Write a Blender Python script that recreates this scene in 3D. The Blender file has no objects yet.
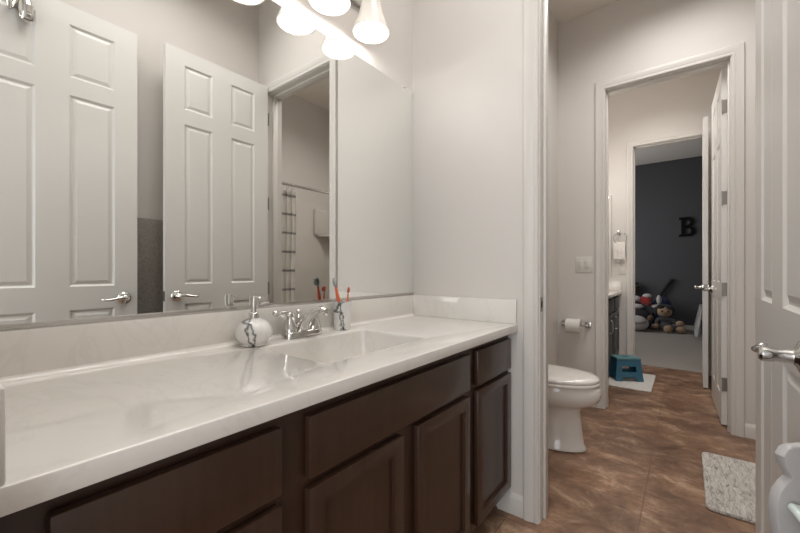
import bpy, bmesh, math, random
from mathutils import Vector, Matrix
random.seed(4)
S = bpy.context.scene
COL = S.collection
R = math.radians

# ------------------------------------------------------------------ camera
FPX = 370.3
cam_d = bpy.data.cameras.new('camera')
cam_d.sensor_fit = 'HORIZONTAL'; cam_d.sensor_width = 36.0
cam_d.lens = FPX / 800.0 * 36.0
cam_d.shift_y = (270.67 - 266.5) / 800.0
cam_d.clip_start = 0.01
cam = bpy.data.objects.new('camera', cam_d); COL.objects.link(cam)
cam.location = (1.1358, -1.5807, 1.0569)
cam.rotation_euler = (R(90), 0, 0.6581)
S.camera = cam

# ------------------------------------------------------------------ world, lights, exposure
S.view_settings.view_transform = 'Standard'
S.view_settings.look = 'None'
S.view_settings.gamma = 1.0
S.view_settings.use_curve_mapping = False
S.view_settings.exposure = 0.27
S.cycles.use_denoising = True
S.cycles.max_bounces = 12
S.cycles.diffuse_bounces = 8
S.cycles.glossy_bounces = 8
S.cycles.transmission_bounces = 6
S.cycles.sample_clamp_indirect = 6.0
S.cycles.caustics_reflective = False
S.cycles.caustics_refractive = False

w = bpy.data.worlds.new('world'); S.world = w; w.use_nodes = True
w.node_tree.nodes['Background'].inputs[0].default_value = (0.85, 0.92, 1.0, 1)
w.node_tree.nodes['Background'].inputs[1].default_value = 0.5

def area(name, loc, rot, sx, sy, power, col, spread=180):
    l = bpy.data.lights.new(name, 'AREA'); l.shape = 'RECTANGLE'; l.size = sx; l.size_y = sy
    l.energy = power; l.color = col; l.spread = R(spread)
    o = bpy.data.objects.new(name, l); COL.objects.link(o); o.location = loc; o.rotation_euler = rot
    return o
def point(name, loc, power, col, radius):
    l = bpy.data.lights.new(name, 'POINT'); l.energy = power; l.color = col; l.shadow_soft_size = radius
    o = bpy.data.objects.new(name, l); COL.objects.link(o); o.location = loc
    return o
# added fills behind the camera, in the bedroom and under the ceilings, plus two lamps
area('hall_fill', (1.3, -3.3, 1.4), (R(90), 0, 0), 2.2, 2.2, 41, (0.96, 0.98, 1.0))  # unseen area light added behind the camera as soft daylight fill
area('bedroom_fill', (-1.1, 5.2, 1.5), (R(90), 0, R(-90)), 1.6, 1.6, 27, (1.0, 0.985, 0.97))  # unseen side light added to lift the dark bedroom
area('vanity_room_ceiling_fill', (0.76, -0.80, 3.06), (0, 0, 0), 0.5, 1.1, 11.5, (1.0, 0.97, 0.94), 150)  # added soft overhead fill to even out the vanity room, no fixture
point('toilet_room_ceiling_lamp', (0.89, 0.62, 2.93), 0.7, (1.0, 0.95, 0.90), 0.10)
area('tub_room_ceiling_fill', (1.12, 0.80, 3.06), (0, 0, 0), 0.6, 0.8, 14, (1.0, 0.965, 0.93), 146)  # added overhead fill for the toilet and tub side, kept out of view
area('second_vanity_ceiling_fill', (0.90, 2.5, 3.06), (0, 0, 0), 0.6, 0.9, 8.5, (1.0, 0.965, 0.93), 110)  # added narrow downward fill to brighten the far floor, no fixture
point('second_vanity_lamp', (0.30, 2.5, 2.15), 7.0, (1.0, 0.955, 0.91), 0.12)

# ------------------------------------------------------------------ materials
def mat(name, col, rough=0.5, metal=0.0, spec=0.5, coat=0.0, sheen=0.0, emit=None, es=0.0):
    m = bpy.data.materials.new(name); m.use_nodes = True
    b = m.node_tree.nodes['Principled BSDF']
    b.inputs['Base Color'].default_value = (*col, 1)
    b.inputs['Roughness'].default_value = rough
    b.inputs['Metallic'].default_value = metal
    b.inputs['Specular IOR Level'].default_value = spec
    b.inputs['Coat Weight'].default_value = coat
    b.inputs['Sheen Weight'].default_value = sheen
    if emit:
        b.inputs['Emission Color'].default_value = (*emit, 1); b.inputs['Emission Strength'].default_value = es
    return m
def nodes(m): return m.node_tree.nodes, m.node_tree.links, m.node_tree.nodes['Principled BSDF']
def coords(m, scale=(1, 1, 1), kind='Object', loc=(0, 0, 0), rot=(0, 0, 0)):
    N, L, b = nodes(m)
    t = N.new('ShaderNodeTexCoord'); p = N.new('ShaderNodeMapping')
    p.inputs['Scale'].default_value = scale; p.inputs['Location'].default_value = loc; p.inputs['Rotation'].default_value = rot
    L.new(t.outputs[kind], p.inputs[0]); return p.outputs[0]
def noise(m, vec, scale, detail=4, rough=0.55, dist=0.0):
    N, L, b = nodes(m); n = N.new('ShaderNodeTexNoise')
    n.inputs['Scale'].default_value = scale; n.inputs['Detail'].default_value = detail
    n.inputs['Roughness'].default_value = rough; n.inputs['Distortion'].default_value = dist
    L.new(vec, n.inputs['Vector']); return n.outputs['Fac']
def ramp(m, fac, stops):
    N, L, b = nodes(m); r = N.new('ShaderNodeValToRGB'); e = r.color_ramp.elements
    while len(e) < len(stops): e.new(0.5)
    for k, (p, c) in enumerate(stops):
        e[k].position = p; e[k].color = (*c, 1) if len(c) == 3 else c
    L.new(fac, r.inputs[0]); return r.outputs[0]
def bump(m, height, strength, dist=0.01):
    N, L, b = nodes(m); u = N.new('ShaderNodeBump'); u.inputs['Strength'].default_value = strength
    u.inputs['Distance'].default_value = dist
    L.new(height, u.inputs['Height']); L.new(u.outputs[0], b.inputs['Normal'])
def mixc(m, fac, a, b_, mode='MIX'):
    N, L, b = nodes(m); x = N.new('ShaderNodeMix'); x.data_type = 'RGBA'; x.blend_type = mode
    for s, v in ((0, fac), (6, a), (7, b_)):
        if isinstance(v, (int, float)): x.inputs[s].default_value = v
        elif isinstance(v, tuple): x.inputs[s].default_value = (*v, 1)
        else: L.new(v, x.inputs[s])
    return x.outputs[2]

def paint(name, col, rough=0.42, b=0.12, sc=160):
    m = mat(name, col, rough); bump(m, noise(m, coords(m), sc, 3), b, 0.004); return m
M = {}
M['wall'] = paint('wall_paint', (0.65, 0.62, 0.588), 0.42)
M['ceil'] = paint('ceiling_paint', (0.78, 0.74, 0.69), 0.6)
M['dark_wall'] = paint('charcoal_wall_paint', (0.074, 0.074, 0.084), 0.6)
M['trim'] = mat('trim_paint', (0.64, 0.615, 0.58), 0.35)
M['door'] = mat('door_paint', (0.72, 0.705, 0.68), 0.35)
M['chrome'] = mat('polished_chrome', (0.68, 0.67, 0.65), 0.10, 1.0)
M['nickel'] = mat('brushed_nickel', (0.60, 0.58, 0.55), 0.26, 1.0)
M['hinge'] = mat('hinge_metal', (0.30, 0.28, 0.26), 0.35, 1.0)
M['mirror'] = mat('mirror_glass', (0.91, 0.92, 0.90), 0.0, 1.0)
M['plate'] = mat('switch_plastic', (0.66, 0.64, 0.60), 0.35)
M['porcelain'] = mat('porcelain', (0.70, 0.67, 0.63), 0.12, coat=0.3)

m = M['marble_top'] = mat('cultured_marble', (0.72, 0.68, 0.62), 0.05, coat=0.3)
v = coords(m, (1, 1.6, 1))
f1 = noise(m, v, 3.2, 6, 0.6, 1.2)
N, L, b = nodes(m)
L.new(ramp(m, f1, [(0.30, (0.725, 0.70, 0.66)), (0.49, (0.735, 0.71, 0.67)), (0.52, (0.70, 0.675, 0.637)), (0.55, (0.735, 0.71, 0.67)), (0.8, (0.745, 0.72, 0.68))]), b.inputs['Base Color'])

def espresso(name):
    m = mat(name, (0.03, 0.016, 0.011), 0.33, coat=0.12)
    v = coords(m, (40, 40, 2.2)); N, L, b = nodes(m)
    f = noise(m, v, 1.6, 5, 0.6, 0.4)
    L.new(ramp(m, f, [(0.25, (0.036, 0.0165, 0.0095)), (0.7, (0.050, 0.0245, 0.0145))]), b.inputs['Base Color'])
    return m
M['wood'] = espresso('espresso_wood')
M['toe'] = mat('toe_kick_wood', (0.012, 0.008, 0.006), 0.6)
m = M['grey_wood'] = mat('dark_grey_cabinet', (0.045, 0.046, 0.048), 0.4)

# floor: brown slate-look porcelain tile, 455 mm, joints at x=.525+.455k, y=1.315+.455k
m = M['tile'] = mat('brown_porcelain_tile', (0.2, 0.12, 0.08), 0.38)
N, L, b = nodes(m)
vt = coords(m, (1, 1, 1), loc=(-0.525, -1.315, 0))
br = N.new('ShaderNodeTexBrick'); br.offset = 0.0; br.squash = 1.0
br.inputs['Scale'].default_value = 1.0
br.inputs['Mortar Size'].default_value = 0.0028; br.inputs['Mortar Smooth'].default_value = 0.2
br.inputs['Brick Width'].default_value = 0.455; br.inputs['Row Height'].default_value = 0.455
br.inputs['Color1'].default_value = (0.72, 0.72, 0.72, 1); br.inputs['Color2'].default_value = (1.08, 1.08, 1.08, 1)
br.inputs['Mortar'].default_value = (0.5, 0.5, 0.5, 1); br.inputs['Bias'].default_value = 0.0
L.new(vt, br.inputs['Vector'])
v = coords(m, (1.0, 1.35, 1), rot=(0, 0, R(8)))
fa = noise(m, v, 5.0, 10, 0.74, 0.5)
ca = ramp(m, fa, [(0.34, (0.105, 0.055, 0.033)), (0.47, (0.19, 0.106, 0.063)), (0.55, (0.255, 0.152, 0.094)), (0.64, (0.40, 0.275, 0.185))])
fb = noise(m, coords(m, (1.5, 2.6, 1), rot=(0, 0, R(12))), 6.0, 9, 0.72, 0.6)
cb = ramp(m, fb, [(0.60, (0, 0, 0)), (0.74, (0.5, 0.5, 0.5))])
c1 = mixc(m, cb, ca, (0.56, 0.40, 0.28))
fc = noise(m, coords(m, (1.0, 1.3, 1)), 2.6, 3, 0.6, 0.3)
c1 = mixc(m, 0.8, c1, ramp(m, fc, [(0.3, (0.66, 0.64, 0.62)), (0.5, (1.0, 1.0, 1.0)), (0.72, (1.32, 1.30, 1.27))]), 'MULTIPLY')
c2 = mixc(m, 0.55, c1, br.outputs['Color'], 'MULTIPLY')
mr_ = N.new('ShaderNodeMath'); mr_.operation = 'MULTIPLY'; mr_.inputs[1].default_value = 0.55; L.new(br.outputs['Fac'], mr_.inputs[0])
c3 = mixc(m, mr_.outputs[0], c2, (0.15, 0.09, 0.058))
L.new(c3, b.inputs['Base Color'])
inv = N.new('ShaderNodeMath'); inv.operation = 'MULTIPLY_ADD'; inv.inputs[1].default_value = -1.0; inv.inputs[2].default_value = 1.0
L.new(br.outputs['Fac'], inv.inputs[0])
ad = N.new('ShaderNodeMath'); ad.operation = 'MULTIPLY_ADD'; ad.inputs[1].default_value = 0.35
L.new(fb, ad.inputs[0]); L.new(inv.outputs[0], ad.inputs[2])
bump(m, ad.outputs[0], 0.35, 0.004)

def fuzzy(name, c0, c1, sc, bs=0.6, bd=0.01, rough=0.95):
    m = mat(name, c0, rough, sheen=0.2); N, L, b = nodes(m)
    f = noise(m, coords(m), sc, 5, 0.65)
    L.new(ramp(m, f, [(0.3, c0), (0.7, c1)]), b.inputs['Base Color']); bump(m, f, bs, bd); return m
M['carpet'] = fuzzy('beige_carpet', (0.19, 0.165, 0.14), (0.30, 0.265, 0.23), 180, 0.8, 0.01)
M['grey_towel'] = fuzzy('grey_terry', (0.20, 0.178, 0.160), (0.30, 0.27, 0.245), 60, 0.8, 0.006)
M['white_towel'] = fuzzy('white_terry', (0.62, 0.59, 0.55), (0.72, 0.69, 0.65), 120, 0.6, 0.004)
M['quilt'] = fuzzy('white_quilt', (0.50, 0.50, 0.50), (0.66, 0.66, 0.66), 30, 0.5, 0.01)

m = M['mat_shag'] = mat('shag_mat', (0.5, 0.47, 0.43), 0.95, sheen=0.2); N, L, b = nodes(m)
f = noise(m, coords(m, (60, 14, 30), rot=(0, 0, 0.4)), 1.3, 5, 0.7, 1.0)
L.new(ramp(m, f, [(0.36, (0.20, 0.18, 0.16)), (0.46, (0.44, 0.41, 0.37)), (0.62, (0.60, 0.57, 0.52))]), b.inputs['Base Color'])
bump(m, f, 1.0, 0.012)
M['mat_white'] = fuzzy('pale_mat', (0.46, 0.44, 0.41), (0.60, 0.575, 0.535), 70, 0.8, 0.01)

m = M['stone'] = mat('white_marble_resin', (0.75, 0.74, 0.72), 0.18, coat=0.3); N, L, b = nodes(m)
nw_ = noise(m, coords(m, (1.0, 1.0, 0.6), loc=(1.3, 0.4, 0.2)), 26, 4, 0.6, 1.0)
def vein(rz, phase, dist, period):
    wv = N.new('ShaderNodeTexWave'); wv.bands_direction = 'X'
    wv.inputs['Scale'].default_value = 2 * math.pi / 20 / period; wv.inputs['Distortion'].default_value = dist
    wv.inputs['Detail'].default_value = 2.0; wv.inputs['Detail Scale'].default_value = 7.0; wv.inputs['Phase Offset'].default_value = phase
    L.new(coords(m, (1, 1, 1), rot=(0, R(14), R(rz))), wv.inputs['Vector'])
    return ramp(m, wv.outputs['Fac'], [(0.0, (0.20, 0.21, 0.22)), (0.012, (0.40, 0.41, 0.41)), (0.05, (0.88, 0.88, 0.88)), (0.12, (1, 1, 1))])
va = mixc(m, 1.0, vein(-38, -1.1, 2.2, 0.062), vein(-70, 0.9, 3.2, 0.085), 'MULTIPLY')
vb = ramp(m, nw_, [(0.35, (0.66, 0.66, 0.66)), (0.55, (0.77, 0.76, 0.745))])
L.new(mixc(m, 1.0, vb, va, 'MULTIPLY'), b.inputs['Base Color'])

M['orange'] = mat('orange_plastic', (0.80, 0.17, 0.075), 0.35)
M['bristle'] = mat('pale_bristles', (0.36, 0.37, 0.37), 0.7)
M['dark_bristle'] = mat('red_bristles', (0.45, 0.10, 0.06), 0.7)
M['paper'] = mat('toilet_paper', (0.72, 0.70, 0.66), 0.9)
M['blue'] = mat('blue_plastic', (0.035, 0.13, 0.20), 0.45)
M['teal'] = mat('teal_plastic', (0.085, 0.19, 0.21), 0.5)
M['dark'] = mat('hole_shade', (0.015, 0.014, 0.014), 0.5)  # near-black for openings, their shade put into the colour
M['grey_plastic'] = mat('light_grey_plastic', (0.42, 0.405, 0.40), 0.5)
M['green_glass'] = mat('pale_green_glass', (0.62, 0.70, 0.66), 0.08, coat=0.5)
M['tan'] = mat('tan_pad', (0.42, 0.33, 0.22), 0.7)
M['surround'] = mat('tub_surround_acrylic', (0.62, 0.59, 0.55), 0.22)
m = M['curtain'] = mat('striped_curtain', (0.66, 0.64, 0.6), 0.85); N, L, b = nodes(m)
wv = N.new('ShaderNodeTexWave'); wv.bands_direction = 'Z'; wv.inputs['Scale'].default_value = 1.0
wv.inputs['Distortion'].default_value = 0.0
# wave frequency: one stripe every 0.185 m
L.new(coords(m, (1, 1, 2 * math.pi / 20 / 0.17), 'Object', loc=(0, 0, 0.18)), wv.inputs['Vector'])
L.new(ramp(m, wv.outputs['Fac'], [(0.0, (0.36, 0.355, 0.35)), (0.022, (0.42, 0.41, 0.40)), (0.05, (0.82, 0.80, 0.77)), (1, (0.85, 0.83, 0.80))]), b.inputs['Base Color'])
# lamp glass and bulb
m = M['shade'] = bpy.data.materials.new('frosted_lamp_glass'); m.use_nodes = True
N, L = m.node_tree.nodes, m.node_tree.links; N.clear()
out = N.new('ShaderNodeOutputMaterial'); tr = N.new('ShaderNodeBsdfTranslucent'); tr.inputs[0].default_value = (0.42, 0.405, 0.385, 1)
pr = N.new('ShaderNodeBsdfPrincipled'); pr.inputs['Base Color'].default_value = (0.85, 0.82, 0.78, 1); pr.inputs['Roughness'].default_value = 0.15
em = N.new('ShaderNodeEmission'); em.inputs[0].default_value = (1.0, 0.95, 0.89, 1); em.inputs[1].default_value = 0.12
mx = N.new('ShaderNodeMixShader'); mx.inputs[0].default_value = 0.5
ad = N.new('ShaderNodeAddShader')
L.new(pr.outputs[0], mx.inputs[1]); L.new(tr.outputs[0], mx.inputs[2]); L.new(mx.outputs[0], ad.inputs[0]); L.new(em.outputs[0], ad.inputs[1]); L.new(ad.outputs[0], out.inputs[0])
M['bulb'] = mat('lit_bulb', (1, 1, 1), 0.4, emit=(1.0, 0.95, 0.88), es=2.5)
# plush
M['plush_beige'] = fuzzy('beige_plush', (0.30, 0.20, 0.125), (0.40, 0.28, 0.185), 90)
M['plush_black'] = fuzzy('black_plush', (0.012, 0.012, 0.014), (0.03, 0.03, 0.033), 90)
M['plush_grey'] = fuzzy('dark_grey_plush', (0.035, 0.036, 0.04), (0.06, 0.06, 0.065), 90)
M['plush_white'] = fuzzy('white_plush', (0.42, 0.40, 0.39), (0.56, 0.54, 0.53), 90)
M['plush_red'] = fuzzy('red_plush', (0.25, 0.02, 0.02), (0.36, 0.035, 0.03), 90)
M['plush_brown'] = fuzzy('brown_plush', (0.11, 0.065, 0.04), (0.17, 0.10, 0.065), 90)
M['plush_blue'] = fuzzy('navy_plush', (0.02, 0.028, 0.085), (0.035, 0.045, 0.13), 90)
M['letter'] = mat('black_letter', (0.004, 0.004, 0.0045), 0.8, spec=0.2)

# ------------------------------------------------------------------ mesh helpers
class MB:
    def __init__(self): self.bm = bmesh.new()
    def box(self, x0, x1, y0, y1, z0, z1, bev=0.0, seg=2, mtx=None):
        r = bmesh.ops.create_cube(self.bm, size=1.0); vs = r['verts']
        for v in vs:
            v.co = Vector(((x0 + x1) / 2 + v.co.x * (x1 - x0), (y0 + y1) / 2 + v.co.y * (y1 - y0), (z0 + z1) / 2 + v.co.z * (z1 - z0)))
            if mtx: v.co = mtx @ v.co
        if bev:
            es = list({e for v in vs for e in v.link_edges})
            bmesh.ops.bevel(self.bm, geom=es, offset=bev, segments=seg, affect='EDGES', profile=0.5, clamp_overlap=True)
        return self
    def loops(self, rings, cap0=True, cap1=True, closed=False):
        vr = [[self.bm.verts.new(p) for p in ring] for ring in rings]
        n = len(vr[0]); k = len(vr)
        for i in range(k if closed else k - 1):
            a, b = vr[i], vr[(i + 1) % k]
            for j in range(n):
                self.bm.faces.new((a[j], a[(j + 1) % n], b[(j + 1) % n], b[j]))
        if not closed:
            if cap0: self.bm.faces.new(list(reversed(vr[0])))
            if cap1: self.bm.faces.new(vr[-1])
        return self
    def lathe(self, prof, c=(0, 0, 0), axis=(0, 0, 1), seg=32, cap0=True, cap1=True, sx=1.0, sy=1.0):
        q = Vector((0, 0, 1)).rotation_difference(Vector(axis)); c = Vector(c); rings = []
        for r, h in prof:
            rings.append([c + q @ Vector((math.cos(2 * math.pi * i / seg) * r * sx, math.sin(2 * math.pi * i / seg) * r * sy, h)) for i in range(seg)])
        return self.loops(rings, cap0, cap1)
    def cyl(self, p0, p1, r0, r1=None, seg=20):
        p0, p1 = Vector(p0), Vector(p1); d = p1 - p0
        return self.lathe([(r0, 0), (r1 if r1 is not None else r0, d.length)], p0, d.normalized(), seg)
    def tube(self, pts, rad, seg=14, flat=None, smooth=3, closed=False, up=(0, 0, 1)):
        P = [Vector(p) for p in pts]; rs = rad if isinstance(rad, (list, tuple)) else [rad] * len(P)
        fl = flat if isinstance(flat, (list, tuple)) else [flat or 1.0] * len(P)
        if smooth and len(P) > 2:
            Q, RR, FF = [], [], []
            n = len(P)
            rng = range(n if closed else n - 1)
            for i in rng:
                p0 = P[(i - 1) % n] if (closed or i > 0) else P[0]; p1 = P[i]; p2 = P[(i + 1) % n]
                p3 = P[(i + 2) % n] if (closed or i + 2 < n) else P[-1]
                for s in range(smooth):
                    t = s / smooth
                    Q.append(0.5 * ((2 * p1) + (-p0 + p2) * t + (2 * p0 - 5 * p1 + 4 * p2 - p3) * t * t + (-p0 + 3 * p1 - 3 * p2 + p3) * t ** 3))
                    RR.append(rs[i] * (1 - t) + rs[(i + 1) % n] * t); FF.append(fl[i] * (1 - t) + fl[(i + 1) % n] * t)
            if not closed: Q.append(P[-1]); RR.append(rs[-1]); FF.append(fl[-1])
            P, rs, fl = Q, RR, FF
        n = len(P); rings = []
        for i in range(n):
            a = P[(i - 1) % n] if (closed or i > 0) else P[i]; b = P[(i + 1) % n] if (closed or i < n - 1) else P[i]
            d = (b - a).normalized(); u = Vector(up)
            if abs(d.dot(u)) > 0.97: u = Vector((1, 0, 0))
            s = d.cross(u).normalized(); u2 = s.cross(d).normalized()
            rings.append([P[i] + s * math.cos(2 * math.pi * k / seg) * rs[i] + u2 * math.sin(2 * math.pi * k / seg) * rs[i] * fl[i] for k in range(seg)])
        return self.loops(rings, closed=closed)
    def ball(self, c, r, seg=24, mtx=None):
        rr = (r, r, r) if isinstance(r, (int, float)) else r
        q = bmesh.ops.create_uvsphere(self.bm, u_segments=seg, v_segments=seg // 2, radius=1.0)
        for v in q['verts']:
            p = Vector((v.co.x * rr[0], v.co.y * rr[1], v.co.z * rr[2]))
            v.co = (mtx @ p if mtx else p) + Vector(c)
        return self
    def prism(self, poly, o, ux, uy, un, thick, bev=0.0):
        o, ux, uy, un = Vector(o), Vector(ux), Vector(uy), Vector(un)
        a = [self.bm.verts.new(o + ux * p[0] + uy * p[1]) for p in poly]
        f = self.bm.faces.new(a)
        r = bmesh.ops.extrude_face_region(self.bm, geom=[f]); nv = [g for g in r['geom'] if isinstance(g, bmesh.types.BMVert)]
        for v in nv: v.co += un * thick
        if bev:
            es = list({e for v in a + nv for e in v.link_edges if len(e.link_faces) == 2 and e.calc_face_angle(0) > 0.6})
            bmesh.ops.bevel(self.bm, geom=es, offset=bev, segments=2, affect='EDGES', profile=0.5)
        return self
    def make(self, name, m, parent=None, loc=(0, 0, 0), rot=(0, 0, 0), smooth=35, mod=None):
        bmesh.ops.recalc_face_normals(self.bm, faces=self.bm.faces[:])
        me = bpy.data.meshes.new(name); self.bm.to_mesh(me); self.bm.free()
        me.materials.append(m)
        if smooth:
            for p in me.polygons: p.use_smooth = True
            me.set_sharp_from_angle(angle=R(smooth))
        o = bpy.data.objects.new(name, me); COL.objects.link(o); o.location = loc; o.rotation_euler = rot
        if parent: o.parent = parent
        return o

def tag(o, label=None, cat=None, group=None, kind=None):
    if label: o['label'] = label
    if cat: o['category'] = cat
    if group: o['group'] = group
    if kind: o['kind'] = kind
    return o
def thing(name, label, cat, loc=(0, 0, 0), rz=0.0, group=None, kind=None):
    o = bpy.data.objects.new(name, None); COL.objects.link(o); o.location = loc; o.rotation_euler = (0, 0, rz)
    o.empty_display_size = 0.05
    return tag(o, label, cat, group, kind)
def copy_tree(o, parent=None):
    c = o.copy(); COL.objects.link(c)
    if parent: c.parent = parent
    for ch in list(o.children): copy_tree(ch, c)
    return c
def struct(name, mb, m, label=None, cat=None, smooth=0):
    return tag(mb.make(name, m, smooth=smooth), label, cat, kind='structure')

# ------------------------------------------------------------------ the rooms
H = 3.08           # ceiling
Y0, Y1, Y2, YB = -1.55, 0.0, 1.624, 6.75      # back wall, end wall, far wall of toilet room, bedroom wall
T = 0.115
XR = 1.463         # right wall of the vanity room
XT = 2.45          # tub wall
Y3 = 3.29
O1 = (0.653, 1.340); O2 = (0.645, 1.362); O3 = (0.668, 1.30); O0 = (0.60, 1.40); OH = 2.44; OH1 = 2.37

struct('floor', MB().box(-0.15, 2.6, -3.6, 3.345, -0.05, 0.0), M['tile'], 'brown stone-look tile floor running through the bathrooms', 'floor')
struct('floor', MB().box(-1.4, 3.6, 3.345, 6.9, -0.05, 0.006), M['carpet'], 'beige carpet of the far bedroom', 'floor')
struct('ceiling', MB().box(-0.15, 2.6, -3.6, 3.405, H, H + 0.08), M['ceil'], 'off-white bathroom ceiling', 'ceiling')
struct('ceiling', MB().box(-1.4, 3.6, 3.405, 6.9, H - 0.02, H + 0.08), M['ceil'], 'bedroom ceiling beyond the second doorway', 'ceiling')

def wall_open(name, y0, y1, x0, x1, op, m, label, OH=OH):
    b = MB()
    b.box(x0, op[0] - 0.018, y0, y1, 0, H); b.box(op[1] + 0.018, x1, y0, y1, 0, H)
    b.box(op[0] - 0.018, op[1] + 0.018, y0, y1, OH + 0.018, H)
    return struct(name, b, m, label, 'wall')
struct('wall_left', MB().box(-0.12, 0.0, -3.6, Y3 + T, 0, H), M['wall'], 'off-white wall behind the mirror and vanity', 'wall')
wall_open('wall_back', Y0 - T, Y0, 0.0, XT, O0, M['wall'], 'wall with the doorway the camera stands in')
wall_open('wall_end', Y1, Y1 + T, 0.0, XT, O1, M['wall'], 'off-white wall at the end of the vanity with doorway to the toilet', OH1)
wall_open('wall_far', Y2, Y2 + T, 0.0, XT, O2, M['wall'], 'far toilet room wall with switch and paper holder')
wall_open('wall_far_end', Y3, Y3 + T, 0.0, XT, O3, M['wall'], 'bright wall of the second vanity room with bedroom doorway')
struct('wall_right', MB().box(XR, XR + 0.1, Y0, Y1, 0, H), M['wall'], 'off-white wall opposite the mirror, behind the open doors', 'wall')
struct('wall_right_far', MB().box(XR, XR + 0.1, Y2 + T, Y3, 0, H), M['wall'], 'right wall of the second vanity room', 'wall')
struct('wall_tub', MB().box(XT, XT + 0.1, -3.6, Y3 + T, 0, H), M['wall'], 'wall on the long side of the tub', 'wall')
struct('wall_alcove', MB().box(0.0, 0.301, 1.22, Y2, 0, H), M['wall'], 'boxed-out wall corner beside the toilet', 'wall')
b = MB(); b.box(-1.4, 3.6, YB, YB + 0.1, 0, H)
struct('wall_bedroom', b, M['dark_wall'], 'charcoal bedroom wall with black letter', 'wall')
b = MB(); b.box(-1.4, -1.3, Y3 + T, YB, 0, H)
struct('wall_bedroom_left', b, M['dark_wall'], 'left bedroom wall', 'wall')
b = MB(); b.box(3.5, 3.6, Y3 + T, YB, 0, H)
struct('wall_bedroom_right', b, M['dark_wall'], 'right bedroom wall', 'wall')
b = MB(); b.box(-1.4, -0.12, Y3, Y3 + T, 0, H); b.box(XT, 3.6, Y3, Y3 + T, 0, H)
struct('wall_bedroom_near', b, M['wall'], 'bedroom wall on the bathroom side', 'wall')

# casings and jambs (one trim per doorway)
PROF = [(0.0, 0.0), (0.0, 0.008), (0.004, 0.0115), (0.014, 0.012), (0.020, 0.0095), (0.025, 0.0125), (0.042, 0.0165), (0.054, 0.0175), (0.060, 0.016), (0.064, 0.011), (0.064, 0.0)]
def trim(name, op, y0, y1, label, near=True, far=True, stop=None, OH=OH):
    b = MB(); x0, x1 = op
    for on, yy, sg in ((near, y0, -1), (far, y1, 1)):
        if not on: continue
        rings = []
        for k in range(4):
            ring = []
            for (wd, t) in PROF:
                a = wd + 0.004
                X = (x0 - a) if k < 2 else (x1 + a)
                Z = 0.0 if k in (0, 3) else OH + a
                ring.append((X, yy + sg * t, Z))
            rings.append(ring)
        b.loops(rings)
    b.box(x0 - 0.018, x0, y0, y1, 0, OH); b.box(x1, x1 + 0.018, y0, y1, 0, OH); b.box(x0 - 0.018, x1 + 0.018, y0, y1, OH, OH + 0.018)
    s0, s1 = stop
    b.box(x0, x0 + 0.011, s0, s1, 0, OH, 0.002); b.box(x1 - 0.011, x1, s0, s1, 0, OH, 0.002); b.box(x0 + 0.011, x1 - 0.011, s0, s1, OH - 0.011, OH, 0.002)
    return struct(name, b, M['trim'], label, 'door frame', smooth=25)
trim_near = trim('trim_1', O1, Y1, Y1 + T, 'white moulded door frame between vanity and toilet room', stop=(Y1 + 0.040, Y1 + 0.078), OH=OH1)
trim('trim_2', O2, Y2, Y2 + T, 'white moulded door frame in the far toilet room wall', stop=(Y2 + 0.036, Y2 + 0.074))
trim('trim_3', O3, Y3, Y3 + T, 'white moulded door frame leading to the bedroom', stop=(Y3 + 0.042, Y3 + 0.08))
trim('trim_4', O0, Y0 - T, Y0, 'door frame around the camera position', near=False, stop=(Y0 - 0.08, Y0 - 0.042))
# strike plate on the near jamb
MB().box(O1[0], O1[0] + 0.0015, 0.004, 0.032, 0.885, 0.945, 0.0006).make('strike_plate', M['hinge'], trim_near)
MB().box(O1[0] + 0.0014, O1[0] + 0.003, 0.010, 0.026, 0.902, 0.928, 0.0006).make('latch_hole', M['dark'], trim_near)  # solid dark block for the opening, shade put into its colour

def base(name, x0, x1, y0, y1, nrm, label):
    # nrm: which way the face looks: 'x+','x-','y+','y-'
    pr = [(0, 0), (0.013, 0), (0.013, 0.066), (0.0095, 0.076), (0.006, 0.082), (0.004, 0.088), (0, 0.088)]
    b = MB(); rings = []
    if nrm[0] == 'y':
        s = 1 if nrm[1] == '+' else -1
        for X in (x0, x1): rings.append([(X, y0 + s * d, z) for d, z in pr])
    else:
        s = 1 if nrm[1] == '+' else -1
        for Y in (y0, y1): rings.append([(x0 + s * d, Y, z) for d, z in pr])
    b.loops(rings)
    return struct(name, b, M['trim'], label, 'baseboard', smooth=25)
base('baseboard_end', 0.47, O1[0] - 0.068, Y1, Y1, 'y-', 'white baseboard at the end of the vanity')
base('baseboard_far_left', 0.301, O2[0] - 0.068, Y2, Y2, 'y-', 'white baseboard below the paper holder')
base('baseboard_far_right', O2[1] + 0.068, XT, Y2, Y2, 'y-', 'white baseboard right of the far door frame')
base('baseboard_alcove', 0.301, 0.301, 1.22, Y2 - 0.013, 'x+', 'white baseboard on the boxed-out corner')
base('baseboard_right', XR, XR, Y0, Y1 - 0.02, 'x-', 'white baseboard behind the open doors')
base('baseboard_right_far', XR, XR, Y2 + T, Y3, 'x-', 'white baseboard in the second vanity room')
base('baseboard_bedroom', -1.3, 3.5, YB, YB, 'y-', 'white baseboard below the charcoal wall')

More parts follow.
